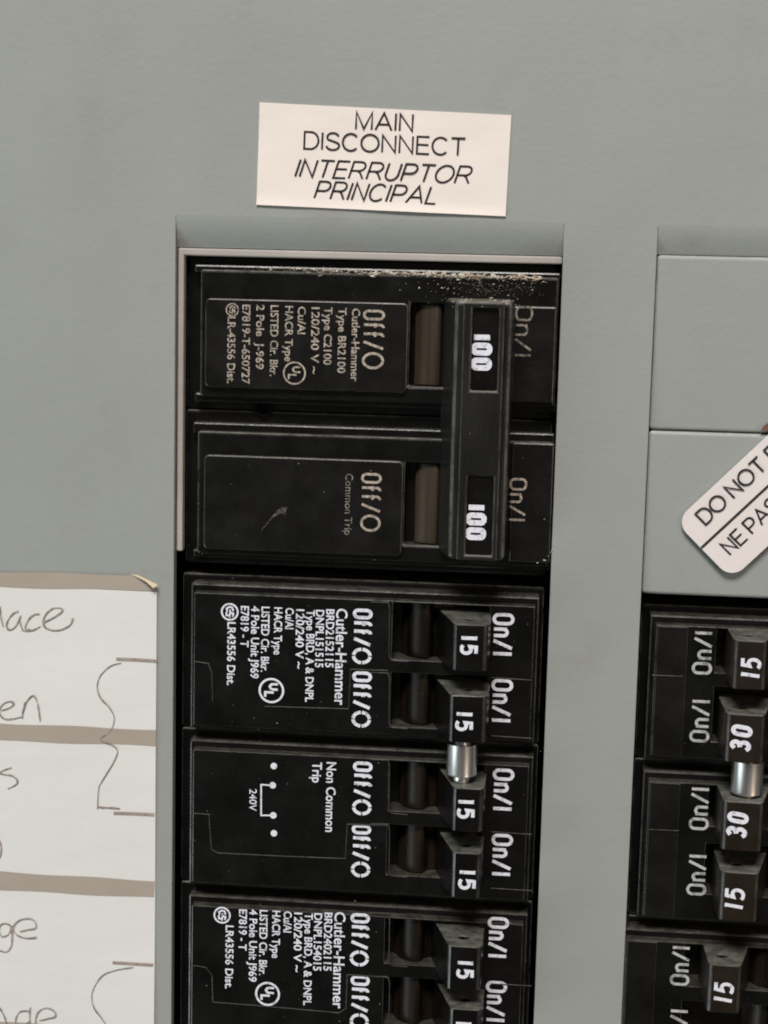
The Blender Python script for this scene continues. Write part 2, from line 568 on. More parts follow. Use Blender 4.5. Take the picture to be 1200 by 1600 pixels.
def strokes(mb, s, pa, pb, cap, w, d, snap='z', gap=0.13, slant=0.0):
    """block lettering drawn with strokes of width w (mm), from photo pixel pa to pb, centred on that line"""
    a, u, v, L = frame_of(at(*pa, d), at(*pb, d), snap)
    gm = gap * cap + w                       # centre-line gap between letters, mm
    h = cap - w
    k = (L - w - gm * (len(s) - 1)) / sum(GLYPH[ch][0] for ch in s)
    adv, x = [], 0
    for ch in s:
        adv.append(x)
        x += GLYPH[ch][0] + gm / k
    lift = 0.0
    for ch, x0 in zip(s, adv):
        for closed, pts in GLYPH[ch][1]:
            q = [a + u * (w / 2 + (x0 + p[0]) * k - slant * h * (p[1] - 0.5)) + v * ((p[1] - 0.5) * h) for p in pts]
            mb.ribbon(q, w, d + lift, bool(closed))
            lift += 0.0015


def ul_mark(mb, px, py, r, d, w):
    c = at(px, py, d)
    mb.ribbon([(c[0] + r * math.cos(i * 0.19635), c[1] + r * math.sin(i * 0.19635)) for i in range(32)], w, d, True)
    g = lambda pts: [(c[0] + v * r, c[1] - u * r) for u, v in pts]      # u runs down, v to the right
    mb.ribbon(g([(-0.56, 0.55), (-0.56, 0.12), (-0.50, -0.05), (-0.34, -0.14), (-0.16, -0.05), (-0.10, 0.12), (-0.10, 0.55)]), w * 1.1, d + 0.001)
    mb.ribbon(g([(0.16, 0.20), (0.16, -0.52), (0.56, -0.52)]), w * 1.1, d + 0.002)


def csa_mark(mb, px, py, r, d, w):
    c = at(px, py, d)
    mb.ribbon([(c[0] + r * math.cos(i * 0.2618), c[1] + r * math.sin(i * 0.2618)) for i in range(24)], w, d, True)
    g = lambda pts: [(c[0] + v * r, c[1] - u * r) for u, v in pts]
    mb.ribbon(g([(-0.1, 0.45), (-0.55, 0.3), (-0.62, -0.05), (-0.4, -0.4), (-0.05, -0.3)]), w, d + 0.001)
    mb.ribbon(g([(0.6, 0.35), (0.2, 0.45), (0.1, 0.15), (0.5, -0.05), (0.45, -0.4), (0.0, -0.42)]), w, d + 0.002)
    mb.ribbon(g([(-0.3, 0.05), (0.75, 0.0)]), w * 0.8, d + 0.003)


# ================================================================== THE PANEL
XL, XR = -60.6, 1.7            # left breaker opening
XC, XD = 16.4, 78.0            # right breaker opening
ZTOP = Z(580, 345)             # where the folds above the openings start
ZBOT = -140.0
panel = thing('breaker_panel', 'grey painted steel breaker panel with two tall openings for black breakers', 'breaker panel', (0, 0, 0))
MB().gridplate([-150, XL, XR, XC, XD, 120], [-215, ZBOT, ZTOP, 105], {(1, 1), (3, 1)}, -2.2, 0).build('cover_plate', PAINT, panel, 0.14, 2, angle=40)
MB().box(-66, 83, -195, 12, -40, -38).box(-66, -64, -195, 12, -38, -2).box(81, 83, -195, 12, -38, -2).box(-64, 81, 10, 12, -38, -2).box(-64, 81, -195, -193, -38, -2).build('back_box', DARK, panel)


def sheet(x0, x1, zt, zb, dt, db, th=1.2, n=8):
    """a pressed plate that leans back into the cover from dt at its top edge to db at its bottom edge"""
    m = MB()
    vv = []
    for i in range(n + 1):
        s = i / n
        e = s ** 1.7
        z, d = zt + (zb - zt) * s, dt + (db - dt) * e
        vv += [(x0, z, d), (x1, z, d), (x1, z, d - th), (x0, z, d - th)]
    fs = []
    for i in range(n):
        a, b = 4 * i, 4 * i + 4
        for k in range(4):
            fs.append((a + k, a + (k + 1) % 4, b + (k + 1) % 4, b + k))
    fs += [(0, 1, 2, 3), (4 * n + 3, 4 * n + 2, 4 * n + 1, 4 * n)]
    return m.add(vv, fs)


e = 0.03
zl = Z(580, 393, -1.6)
sheet(XL + e, XR - e, ZTOP + 0.35, zl, 0.02, -1.45).build('pressed_fold', PAINT, panel, smooth=True)
zr0, zr1, zr2 = Z(1100, 400), Z(1100, 676), Z(1100, 934)
sheet(XC + e, XD - e, ZTOP + 0.35, zr0 + 0.10, 0.02, -1.05).build('pressed_fold', PAINT, panel, smooth=True)
sheet(XC + 0.1, XD - e, zr0, zr1 + 0.12, -0.25, -0.85).build('twist_out_plate', PAINT, panel, 0.6, 4)
sheet(XC + 0.1, XD - e, zr1, zr2 + 0.1, -0.30, -0.80).build('twist_out_plate', PAINT, panel, 0.6, 4)
# narrow bright lip left standing round the top of the main breaker's opening
zlb = Z(283, 862, -1)
lp = MB()
lp.gridplate([XL + 0.10, XL + 1.15, XR - 0.05], [zlb, zl - 1.35, zl - 0.12], {(1, 0)}, -3.2, -1.2)
lp.build('opening_lip', LIP, panel, 0.3, 3)

# ================================================================== MAIN BREAKER
G_BREAK = 'black circuit breakers in the panel openings'
DK, FC = -0.8, 0.0              # deck level and the raised printed face
mb_base = (-29, -25, -20)
main = thing('circuit_breaker', 'large two-pole main breaker with one wide handle marked 100, under the cream sticker', 'circuit breaker', mb_base, G_BREAK)
zmid = Z(500, 645, -4)
zmt, zmb = Z(580, 402, -5), Z(580, 893, -4)
hs = MB()
hs.box(XL + 1.0, XR - 0.6, zmid + 0.08, zmt - 0.2, -30, -4.2)
hs.box(XL + 1.0, XR - 0.6, zmb + 0.25, zmid - 0.08, -30, -4.2)
housing = hs.build('housing', BLACK, main, 0.5, 3)
xd0, xd1 = X(312, 600, DK), X(868, 600, DK)
xs1 = X(795, 600, DK)


def deck(parent, x, z, slot, name='face_plate', d0=-4.4, d1=DK, mat=None, bev=0.45, extra=None):
    return MB().gridplate([x[0], slot[0], slot[1], x[1]], [z[0], slot[2], slot[3], z[1]], {(1, 1)}, d0, d1).build(name, mat or BLACK, parent, bev, 3)


zA1, zA0 = Z(580, 427, DK), Z(580, 628, DK)
zB1, zB0 = Z(580, 682, DK), Z(580, 876, DK)
sA = (X(640, 540, DK), xs1, Z(660, 604, DK), Z(660, 474, DK))
sB = (X(632, 790, DK), xs1, Z(655, 852, DK), Z(655, 724, DK))
deck(main, (xd0, xd1), (zA0, zA1), sA)
deck(main, (xd0 - 0.3, xd1), (zB0, zB1), sB)
# thin step that runs along the foot of both poles
MB().box(xd0 - 1.2, xd1 + 0.2, zA1 - 0.5, zA1 + 0.75, -4.4, -1.75).box(xd0 - 1.2, xd1 + 0.2, zA0 - 1.0, zA0 + 0.5, -4.4, -2.4).box(xd0 - 1.4, xd1 + 0.2, zB1 - 0.5, zB1 + 1.3, -4.4, -2.2).box(xd0 - 1.2, xd1 + 0.2, zB0 - 0.8, zB0 + 0.5, -4.4, -2.2).build('housing_step', BLACK, main, 0.3, 2)


def round_rect(x0, x1, z0, z1, r, n=6):
    return arc((x1 - r, z1 - r), r, r, 0, 90, n) + arc((x0 + r, z1 - r), r, r, 90, 180, n) + arc((x0 + r, z0 + r), r, r, 180, 270, n) + arc((x1 - r, z0 + r), r, r, 270, 360, n)


MB().prism(round_rect(X(320, 540), X(637, 540), Z(480, 610), Z(480, 470), 0.9), DK - 0.3, FC).build('printed_face', FACE, main, 0.2, 2)
MB().prism(round_rect(X(318, 790), X(629, 790), Z(480, 864), Z(480, 716), 0.9), DK - 0.3, FC).build('printed_face', FACE, main, 0.2, 2)
# shelves beside the handle, a little prouder than the deck
MB().box(X(800, 560), X(867, 560), Z(835, 629), Z(835, 479), DK - 0.3, FC).build('shelf', FACE, main, 0.25, 2)
MB().box(X(798, 780), X(863, 780), Z(830, 879), Z(830, 692), DK - 0.3, FC).build('shelf', FACE, main, 0.25, 2)
# rivet hole in the valley between the poles
rx, rz = at(411, 637, -3.4)
rv = MB()
n = 28
ring = [(1.55, -4.6), (1.55, -3.5), (1.45, -3.35), (1.2, -3.35), (1.1, -3.5), (1.1, -4.15)]
vv = [(rx + r * math.cos(6.2831853 * i / n), rz + r * math.sin(6.2831853 * i / n), d) for r, d in ring for i in range(n)]
fs = [(k * n + i, k * n + (i + 1) % n, (k + 1) * n + (i + 1) % n, (k + 1) * n + i) for k in range(len(ring) - 1) for i in range(n)]
rv.add(vv, fs + [tuple(range(5 * n, 6 * n))])
rv.build('rivet', DARK, main, smooth=True)
# hubs seen in the slots
for s, px0, px1, py in ((sA, 648, 688, 540), (sB, 648, 684, 788)):
    hb = MB()
    cxm = X(px1, py, -2.5)
    w = cxm - X(px0, py, -2.5)
    prof = [(cxm - w, -7.0), (cxm - w, -2.8), (cxm - w * 0.8, -2.1), (cxm - w * 0.45, -1.7), (cxm - w * 0.1, -1.55), (cxm, -1.8), (cxm + 0.5, -3.4), (cxm + 3.0, -4.5), (cxm + 3.0, -7.0)]
    m_ = len(prof)
    hb.add([(x, z, d) for z in (s[2] + 0.15, s[3] - 0.15) for x, d in prof], [(i, (i + 1) % m_, m_ + (i + 1) % m_, m_ + i) for i in range(m_)] + [tuple(range(m_)), tuple(range(2 * m_ - 1, m_ - 1, -1))])
    hb.build('toggle_hub', HUB, main, 0.15, 2, smooth=True)

# the wide handle across both poles
HD = 8.0
hx0, hx1 = X(706, 650, HD), X(795, 650, HD)
hz1, hz0 = Z(740, 470, HD), Z(740, 878, HD)
hb = MB()
hb.frustum((hx0 - 2.6, hx1 + 0.2, hz0 - 0.2, hz1 + 0.2), -3.0, (hx0, hx1, hz0, hz1), HD - 1.4)
handle = sub(hb.build('handle', HANDLE, main, 0.8, 4))
fx0, fx1 = X(737, 550, HD), X(778, 550, HD)
zz = [hz0 + 0.15, Z(750, 868, HD), Z(750, 745, HD), Z(757, 611, HD), Z(757, 482, HD), hz1 - 0.15]
MB().gridplate([hx0 + 1.3, fx0, fx1, fx1 + 0.9], zz, {(1, 1), (1, 3)}, HD - 1.5, HD).build('front_rim', HANDLE, handle, 0.34, 3)
MB().box(fx0 + 0.04, fx1 - 0.04, zz[3] + 0.04, zz[4] - 0.04, HD - 1.45, HD - 0.75).build('rating_inset', TOGGLE, handle)
MB().box(fx0 + 0.04, fx1 - 0.04, zz[1] + 0.04, zz[2] - 0.04, HD - 1.45, HD - 0.45).build('rating_inset', TOGGLE, handle)
for (p0, p1, lv) in (((753.5, 522), (751.5, 579), HD - 0.7), ((744.5, 788), (743, 844), HD - 0.4)):
    t = MB()
    strokes(t, 'IZZ', p0, p1, 3.35, 0.86, lv, gap=0.09)
    t.build('rating_number', WHITE_INK, handle)

# writing on the main breaker
D_ = FC + 0.03
t = MB(); strokes(t, 'Off/o', (585, 484), (582, 577), 3.6, 0.42, D_, gap=0.10); t.build('off_mark', TAN_INK, main)
t = MB(); strokes(t, 'Off/o', (580, 739), (579, 831), 3.4, 0.42, D_, gap=0.10); t.build('off_mark', TAN_INK, main)
t = MB(); strokes(t, 'On/I', (822, 478), (814, 558), 2.9, 0.36, D_, gap=0.12); t.build('on_mark', FADED_INK, main)
t = MB(); strokes(t, 'On/I', (811, 747), (807, 815), 2.9, 0.38, D_, gap=0.12); t.build('on_mark', TAN_INK, main)
t = MB()
for s, px, y0, y1 in (('Cutler-Hammer', 556, 482, 596), ('Type BR2100', 535, 481, 583), ('Type C2100', 513, 480, 570), ('120/240 V ~', 493, 480, 585),
                      ('Cu/Al', 472, 479, 522), ('HACR Type', 452, 478, 565), ('LISTED Cir. Bkr.', 429, 477, 588), ('2 Pole  J-969', 407, 476, 577),
                      ('E7819-T-650727', 385, 476, 600), ('LR-43556 Dist.', 362, 495, 599)):
    text(t, s, (px, y0), (px - 1, y1), 1.28, D_, thin=0.018)
t.build('rating_text', TAN_INK, main)
t = MB(); ul_mark(t, 460, 583, 1.75, D_, 0.27); t.build('certification_mark', TAN_INK, main)
t = MB(); csa_mark(t, 363, 484, 0.98, D_, 0.2); t.build('certification_mark', TAN_INK, main)
t = MB(); text(t, 'Common Trip', (546, 740), (544, 836), 1.25, D_, thin=0.004); t.build('trip_text', FADED_INK, main)
# pale scuff on the lower printed face
t = MB()
sc = [at(*p, D_) for p in ((408, 829), (415, 821), (422, 812), (429, 805), (435, 800), (441, 797), (447, 799))]
t.ribbon(sc, lambda s: 0.10 + 1.3 * s ** 2.2, D_, lift=0.0005)
sub(t.build('scuff_mark', SCUFF, main))


# ================================================================== QUAD BREAKERS
def toggle_mesh(xa, xb, z0, z1, d_base, d_front, lean, hole, taper=0.15):
    """upright toggle: side profile in (x, d), extruded in z, with a round hole in its top end"""
    prof = [(xa - lean, d_base), (xa - lean * 0.42, d_base + (d_front - d_base) * 0.55), (xa + 0.05, d_front - 0.9), (xa + 0.25, d_front - 0.25), (xa + 0.7, d_front),
            (xb - 0.7, d_front), (xb - 0.2, d_front - 0.3), (xb, d_front - 0.9), (xb + 0.35, d_base)]
    m = len(prof)
    bm = bmesh.new()
    lo = [bm.verts.new((x, z0 - (0.25 if d < d_front - 2 else 0), d)) for x, d in prof]
    hi = [bm.verts.new((x, z1 + (0.25 if d < d_front - 2 else 0), d)) for x, d in prof]
    for i in range(m):
        j = (i + 1) % m
        bm.faces.new((lo[i], lo[j], hi[j], hi[i]))
    bm.faces.new(lo)
    hx, hd, hr = hole
    k = 14
    ho = [bm.verts.new((hx + hr * 1.25 * math.cos(6.2831853 * i / k), z1 + 0.06, hd + hr * math.sin(6.2831853 * i / k))) for i in range(k)]
    hb_ = [bm.verts.new((v.co.x, z1 - 2.2, v.co.z)) for v in ho]
    ed = [bm.edges.get((hi[i], hi[(i + 1) % m])) for i in range(m)]
    ed += [bm.edges.new((ho[i], ho[(i + 1) % k])) for i in range(k)]
    bmesh.ops.triangle_fill(bm, use_beauty=True, use_dissolve=False, edges=ed)
    for i in range(k):
        j = (i + 1) % k
        bm.faces.new((ho[i], ho[j], hb_[j], hb_[i]))
    bm.faces.new(hb_)
    bm.verts.index_update()
    mb = MB()
    mb.add([tuple(v.co) for v in bm.verts], [[v.index for v in f.verts] for f in bm.faces])
    bm.free()
    return mb


QD = 0.3                         # deck level of the quads
TF = 8.2                         # toggle front


def quad_housing(parent, xs, z, poles, cut=None, shelf_tilt=False, mirror=False):
    """one moulded half: xs = (base0, deck0, slot0, slot1, deck1, base1); z = (top, bottom); poles = slot (z0, z1)"""
    b0, d0, s0, s1, d1, b1 = xs
    zt, zb = z
    MB().box(b0, b1, zb + 0.06, zt - 0.06, -30, -4.6).build('housing', BLACK, parent, 0.45, 3)
    MB().gridplate([d0 - 0.9, d0 + 0.3, d1 - 0.3, d1 + 0.7], [zb + 0.75, zb + 2.0, zt - 2.7, zt - 1.15], {(1, 1)}, -4.8, -1.4).build('housing_step', BLACK, parent, 0.35, 2)
    top = zt - 2.4
    zs = [zb + 1.7]
    holes = set()
    for i, (a, b) in enumerate(sorted(poles)):
        zs += [a, min(b, top - 0.35)]
        holes.add((1, 2 * i + 1))
    zs.append(top)
    MB().gridplate([d0, s0, s1, d1], zs, holes, -4.7, QD).build('face_plate', BLACK, parent, 0.28, 2)


def hubs(parent, x0, x1, z0, z1):
    w = x1 - x0
    prof = [(x0 - 1.2, -9), (x0 - 1.2, -4.4), (x0, -2.2), (x0 + 0.30 * w, -1.2), (x0 + 0.62 * w, -0.75), (x0 + 0.86 * w, -0.65), (x1, -0.95), (x1 + 0.6, -2.6), (x1 + 4, -4.3), (x1 + 4, -9)]
    m = len(prof)
    MB().add([(x, z, d) for z in (z0 + 0.1, z1 - 0.1) for x, d in prof],
             [(i, (i + 1) % m, m + (i + 1) % m, m + i) for i in range(m)] + [tuple(range(m)), tuple(range(2 * m - 1, m - 1, -1))]).build('toggle_hub', HUB_DARK, parent, 0.12, 2, smooth=True)


def toggle(parent, px0, px1, py0, py1, num, n0, n1, mat, lean, flip=False, cap=3.1, w=0.57, hole_px=None):
    """px0..px1, py0..py1 = front face in the photo; n0 -> n1 the number's line"""
    ym, xm = (py0 + py1) / 2, (px0 + px1) / 2
    xa, xb = X(px0, ym, TF), X(px1, ym, TF)
    z1, z0 = Z(xm, py0, TF), Z(xm, py1, TF)
    if flip:
        hole = (-(xa * 0.55 + xb * 0.45), TF - 3.6, 0.72)
        mb = toggle_mesh(-xb, -xa, z0, z1, -3.5, TF, lean, hole)
        mb.v = [(-x, z, d) for x, z, d in mb.v]
    else:
        hole = (xa * 0.5 + xb * 0.5 - 0.3, TF - 3.6, 0.72)
        mb = toggle_mesh(xa, xb, z0, z1, -3.5, TF, lean, hole)
    o = sub(mb.build('toggle', mat, parent, 0.34, 3))
    t = MB()
    strokes(t, num, n0, n1, cap, w, TF + 0.03, snap=None if flip else 'z', gap=0.14, slant=-0.10 if flip else 0.0)
    t.build('rating_number', WHITE_INK, o)
    return o


def pin(parent, px0, px1, py0, py1):
    ym = (py0 + py1) / 2
    dm = 4.6
    xa, xb = X(px0, ym, dm), X(px1, ym, dm)
    r = (xb - xa) / 2
    z1, z0 = Z((px0 + px1) / 2, py0, dm + r), Z((px0 + px1) / 2, py1, dm + r)
    MB().lathe_z((xa + xb) / 2, dm, [(r * 0.55, z0 - 1.2), (r * 0.55, z0), (r * 0.97, z0), (r * 1.02, z0 + 0.15), (r, z0 + 0.4), (r * 0.985, z1 - 0.3), (r * 0.985, z1), (r * 0.55, z1), (r * 0.55, z1 + 1.2)]).build('tie_pin', METAL, parent, smooth=True)


QX = (XL + 0.5, -57.1, X(612, 1040, QD), X(762, 1040, QD), X(833, 1040, QD), XR - 0.9)


def left_quad(name_label, base, halves):
    q = thing('circuit_breaker', name_label, 'circuit breaker', base, G_BREAK)
    for (zt, zb, poles) in halves:
        zp = [(Z(640, y1, QD), Z(640, y0, QD)) for y0, y1 in poles]
        quad_housing(q, QX, (zt, zb), zp)
        for a, b in zp:
            hubs(q, X(634, 1100, -2), X(668, 1100, -2), a, b)
    return q


def raised_outline(parent, pts, w=0.22, h=0.12):
    """thin moulded bead on the printed face that borders the label of the lower pole"""
    m = MB()
    p = [at(*q, QD) for q in pts]
    for a, b in zip(p, p[1:]):
        a, b = Vector(a), Vector(b)
        t_ = (b - a).normalized()
        nn = Vector((-t_.y, t_.x)) * w / 2
        a2, b2 = a - t_ * w * 0.45, b + t_ * w * 0.45
        m.prism([tuple(a2 + nn), tuple(a2 - nn), tuple(b2 - nn), tuple(b2 + nn)], QD - 0.2, QD + h)
    return m.build('moulded_bead', FACE, parent, 0.07, 2)


zq1 = Z(560, 905, -4.6)          # top of upper quad
zq2 = Z(560, 1157, -1.5)         # seam to its second half
zq3 = Z(560, 1402, -1.5)         # seam to the lower quad
zq4 = zq3 + (zq3 - zq2)
DQ = QD + 0.03

# ---- upper quad
qa = left_quad('four-pole black breaker in left opening, four toggles marked 15 and a silver tie pin', (-29, -80, -20),
               [(zq1, zq2, [(941, 1031), (1052, 1136)]), (zq2, zq3, [(1190, 1268), (1290, 1368)])])
for (y0, y1, x) in ((951, 1038, 566), (1049, 1137, 565), (1190, 1274, 566), (1288, 1371, 564)):
    t = MB(); strokes(t, 'Off/c', (x, y0), (x, y1), 3.3, 0.56, DQ, gap=0.06); t.build('off_mark', WHITE_INK, qa)
for (y0, y1, x) in ((958, 1025, 787), (1061, 1129, 785), (1201, 1267, 787), (1303, 1369, 785)):
    t = MB(); strokes(t, 'On/I', (x, y0), (x - 2, y1), 3.6, 0.56, DQ, gap=0.08); t.build('on_mark', WHITE_INK, qa)


def quad_print(q, dy, dx, l2, l3):
    t = MB()
    text(t, 'Cutler-Hammer', (534 + dx, 951 + dy), (532 + dx, 1102 + dy), 1.85, DQ, thin=0.016)
    for s, px, y0, y1 in ((l2, 516, 952, 1043), (l3, 500, 953, 1043), ('Type BRD, A & DNPL', 485, 953, 1097), ('120/240 V ~', 469, 952, 1045),
                          ('Cu/Al', 453, 950, 983), ('HACR Type', 435, 949, 1023), ('LISTED Cir. Bkr.', 415, 948, 1050), ('4 Pole Unit J969', 399, 947, 1060),
                          ('E7819 - T', 383, 947, 1011), ('LR43556 Dist.', 362, 972, 1071)):
        text(t, s, (px + dx, y0 + dy), (px - 1 + dx, y1 + dy), 1.34, DQ, thin=0.02)
    t.build('rating_text', WHITE_INK, q)
    t = MB(); ul_mark(t, 424 + dx * 2, 1079 + dy, 1.98, DQ, 0.36); t.build('certification_mark', WHITE_INK, q)
    t = MB(); csa_mark(t, 359 + dx * 4, 956 + dy, 1.35, DQ, 0.30); t.build('certification_mark', WHITE_INK, q)


quad_print(qa, 0, 0, 'BRD2152115', 'DNPL151515')
raised_outline(qa, [(305, 1034), (326, 1037), (331, 1050), (333, 1096)])
raised_outline(qa, [(415, 1104), (545, 1108), (548, 1046), (606, 1048)])
t = MB()
text(t, 'Non Common', (518, 1191), (516, 1300), 1.6, DQ, thin=0.018)
text(t, 'Trip', (496, 1191), (495, 1223), 1.6, DQ, thin=0.018)
t.build('trip_text', WHITE_INK, qa)
t = MB()
dots = [(428, 1197), (426, 1227), (427, 1274), (428, 1302)]
for p in dots:
    t.disc(*at(*p, DQ), 0.56, DQ)
t.ribbon([at(*p, DQ) for p in ((424, 1227), (408, 1226), (408, 1274), (424, 1274))], 0.26, DQ + 0.002)
text(t, '240V', (396, 1233), (395, 1267), 1.25, DQ, thin=0.006)
t.build('wiring_diagram', WHITE_INK, qa)
raised_outline(qa, [(304, 1271), (327, 1273), (331, 1328), (340, 1333), (440, 1338), (540, 1342), (543, 1288), (606, 1290)])
toggle(qa, 706, 762, 976, 1049, '15', (734, 992), (732, 1024), TOGGLE, 3.3)
toggle(qa, 700, 760, 1087, 1161, '15', (727, 1111), (724, 1143), TOGGLE, 3.3)
toggle(qa, 705, 755, 1232, 1300, '15', (729, 1248), (727, 1280), TOGGLE, 3.3)
toggle(qa, 704, 751, 1333, 1404, '15', (731, 1358), (729, 1391), TOGGLE, 3.3)
pin(qa, 698, 745, 1167, 1216)

# ---- lower quad, cut off by the frame
qb = left_quad('black breaker at the bottom of the left opening, cut off by the frame', (-29, -125, -20),
               [(zq3, zq4, [(1432, 1507), (1528, 1605)])])
for (y0, y1, x) in ((1427, 1510, 562), (1524, 1609, 562)):
    t = MB(); strokes(t, 'Off/c', (x, y0), (x, y1), 3.3, 0.56, DQ, gap=0.06); t.build('off_mark', WHITE_INK, qb)
for (y0, y1, x) in ((1433, 1497, 779), (1533, 1597, 776)):
    t = MB(); strokes(t, 'On/I', (x, y0), (x - 2, y1), 3.6, 0.56, DQ, gap=0.08); t.build('on_mark', WHITE_INK, qb)
quad_print(qb, 474, -3, 'BRD2402115', 'DNPL154015')
raised_outline(qb, [(303, 1509), (322, 1512), (332, 1525), (333, 1566), (420, 1573), (530, 1583), (541, 1576), (543, 1523), (604, 1527)])
toggle(qb, 697, 751, 1479, 1548, '15', (728, 1500), (726, 1530), TOGGLE, 3.3)
toggle(qb, 700, 751, 1577, 1645, '15', (725, 1595), (723, 1625), TOGGLE, 3.3)

for q_, rows in ((qa, ((944, 1031), (1054, 1136), (1190, 1270), (1290, 1368))), (qb, ((1430, 1508), (1530, 1605)))):
    for y0, y1 in rows:
        raised_outline(q_, [(580, y0 - 3), (607, y0 - 2), (609, y0 + 6), (608, y1 - 6), (612, y1 + 1), (636, y1 + 3)], 0.2, 0.10)
for q_, y in ((qa, 1059), (qa, 1300), (qa, 1150), (qa, 1388), (qb, 1537)):
    raised_outline(q_, [(768, y), (830, y + 4)], 0.2, 0.10)

# ---- right column
zr_a, zr_b, zr_c = Z(1060, 945, -4.6), Z(1060, 1195, -1.5), Z(1060, 1444, -1.5)
zr_d = zr_c + (zr_c - zr_b)
RX = (XC + 0.4, X(1022, 1040, QD), X(1118, 1040, QD), X(1262, 1040, QD), XC + 56.5, XC + 60.0)


def right_quad(label, base, halves, dx=0.0):
    q = thing('circuit_breaker', label, 'circuit breaker', base, G_BREAK)
    xs = tuple(v + dx for v in RX[1:5])
    xs = (RX[0],) + xs + (RX[5] + dx,)
    for (zt, zb, poles) in halves:
        zp = [(Z(1100, y1, QD), Z(1100, y0, QD)) for y0, y1 in poles]
        quad_housing(q, xs, (zt, zb), zp)
        for a, b in zp:
            hubs(q, X(1225, 1100, -2) + dx, X(1252, 1100, -2) + dx, a, b)
        # slightly prouder strip along the outer end of the half
        MB().box(xs[1] + 0.3, xs[1] + 5.2, zb + 1.95, zt - 2.65, QD - 0.3, QD + 0.10).build('shelf', FACE, q, 0.09, 2)
    return q


qc = right_quad('four-pole breaker in right opening, outer toggles marked 15, middle ones 30, with silver tie pin', (46, -80, -20),
                [(zr_a, zr_b, [(968, 1050), (1072, 1158)]), (zr_b, zr_c, [(1216, 1290), (1318, 1396)])])
for (y0, y1, x) in ((1054, 986, 1098), (1160, 1093, 1094), (1297, 1230, 1093), (1399, 1335, 1089)):
    t = MB(); strokes(t, 'On/I', (x, y0), (x, y1), 3.25, 0.48, DQ, gap=0.09); t.build('on_mark', GREY_INK, qc)
raised_outline(qc, [(1020, 1055), (1066, 1057)], 0.2, 0.22)
raised_outline(qc, [(1014, 1296), (1060, 1298)], 0.2, 0.22)
toggle(qc, 1145, 1199, 1001, 1078, '15', (1172, 1060), (1174, 1027), TOGGLE_WARM_LIT, 2.6, True, 3.45)
toggle(qc, 1133, 1196, 1116, 1192, '30', (1156, 1174), (1160, 1133), TOGGLE_WARM_LIT, 2.6, True, 3.4, 0.70)
toggle(qc, 1128, 1193, 1253, 1330, '30', (1150, 1309), (1154, 1269), TOGGLE_WARM_LIT, 2.6, True, 3.4, 0.70)
toggle(qc, 1124, 1186, 1363, 1440, '15', (1146, 1421), (1149, 1387), TOGGLE_WARM_LIT, 2.6, True, 3.45)
pin(qc, 1142, 1192, 1194, 1245)

qd = right_quad('breaker at the bottom of the right opening, toggle marked 15, set further left', (46, -125, -20),
                [(zr_c, zr_d, [(1474, 1542), (1566, 1648)])], dx=X(1000, 1500) - X(1024, 1500))
for (y0, y1, x) in ((1540, 1478, 1063), (1640, 1577, 1060)):
    t = MB(); strokes(t, 'On/I', (x, y0), (x, y1), 3.25, 0.48, DQ, gap=0.09); t.build('on_mark', GREY_INK, qd)
toggle(qd, 1105, 1159, 1508, 1583, '15', (1129, 1567), (1132, 1534), TOGGLE_WARM_LIT, 2.6, True, 3.45)

# ================================================================== STICKER
sc_ = [at(*p) for p in ((401, 320), (790, 338), (799, 180), (406, 160))]
sb = ((sc_[0][0] + sc_[2][0]) / 2, (sc_[0][1] + sc_[2][1]) / 2, 0)
st = thing('label_sticker', 'cream rectangular sticker reading MAIN DISCONNECT on the grey cover', 'sticker', sb)


def grid_quad(c, nx, nz, d, th=0.0):
    m = MB()
    vv = []
    for j in range(nz + 1):
        for i in range(nx + 1):
            u, v = i / nx, j / nz
            x = (1 - v) * ((1 - u) * c[0][0] + u * c[1][0]) + v * ((1 - u) * c[3][0] + u * c[2][0])
            z = (1 - v) * ((1 - u) * c[0][1] + u * c[1][1]) + v * ((1 - u) * c[3][1] + u * c[2][1])
            vv.append((x, z, d(x, z) if callable(d) else d))
    k = len(vv)
    vv += [(x, z, -0.0 + 0.01) for x, z, _ in vv]
    w = nx + 1
    fs = [(j * w + i, j * w + i + 1, (j + 1) * w + i + 1, (j + 1) * w + i) for i in range(nx) for j in range(nz)]
    rim = [i for i in range(w)] + [j * w + nx for j in range(1, nz + 1)] + [nz * w + i for i in range(nx - 1, -1, -1)] + [j * w for j in range(nz - 1, 0, -1)]
    fs += [(rim[i], rim[i] + k, rim[(i + 1) % len(rim)] + k, rim[(i + 1) % len(rim)]) for i in range(len(rim))]
    return m.add(vv, fs)


grid_quad(sc_, 30, 30, lambda x, z: 0.16 + 0.05 * math.sin(x * 0.35) * math.sin(z * 0.6) + 0.32 * max(0.0, 1 - (z - (sc_[0][1] + (sc_[1][1] - sc_[0][1]) * (x - sc_[0][0]) / (sc_[1][0] - sc_[0][0]))) / 1.5) ** 1.5 * (0.4 + 0.6 * abs(math.sin(x * 0.09 + 0.3)))).build('paper', STICKER, st, smooth=True)
t = MB()
DS = 0.26
for s, a, b, sh in (('MAIN', (554, 188), (647, 192), 0), ('DISCONNECT', (473, 219), (728, 230), 0), ('INTERRUPTOR', (459, 262), (742, 274), 0.30), ('PRINCIPAL', (489, 296), (690, 306), 0.30)):
    sans(t, s, a, b, 2.95, 0.31, DS, sh)
t.build('lettering', LABEL_INK, st)

# ================================================================== TAG
tl = at(1065, 806)
u = Vector(at(1200, 680)) - Vector(tl)
u.normalize()
v = Vector((-u.y, u.x))
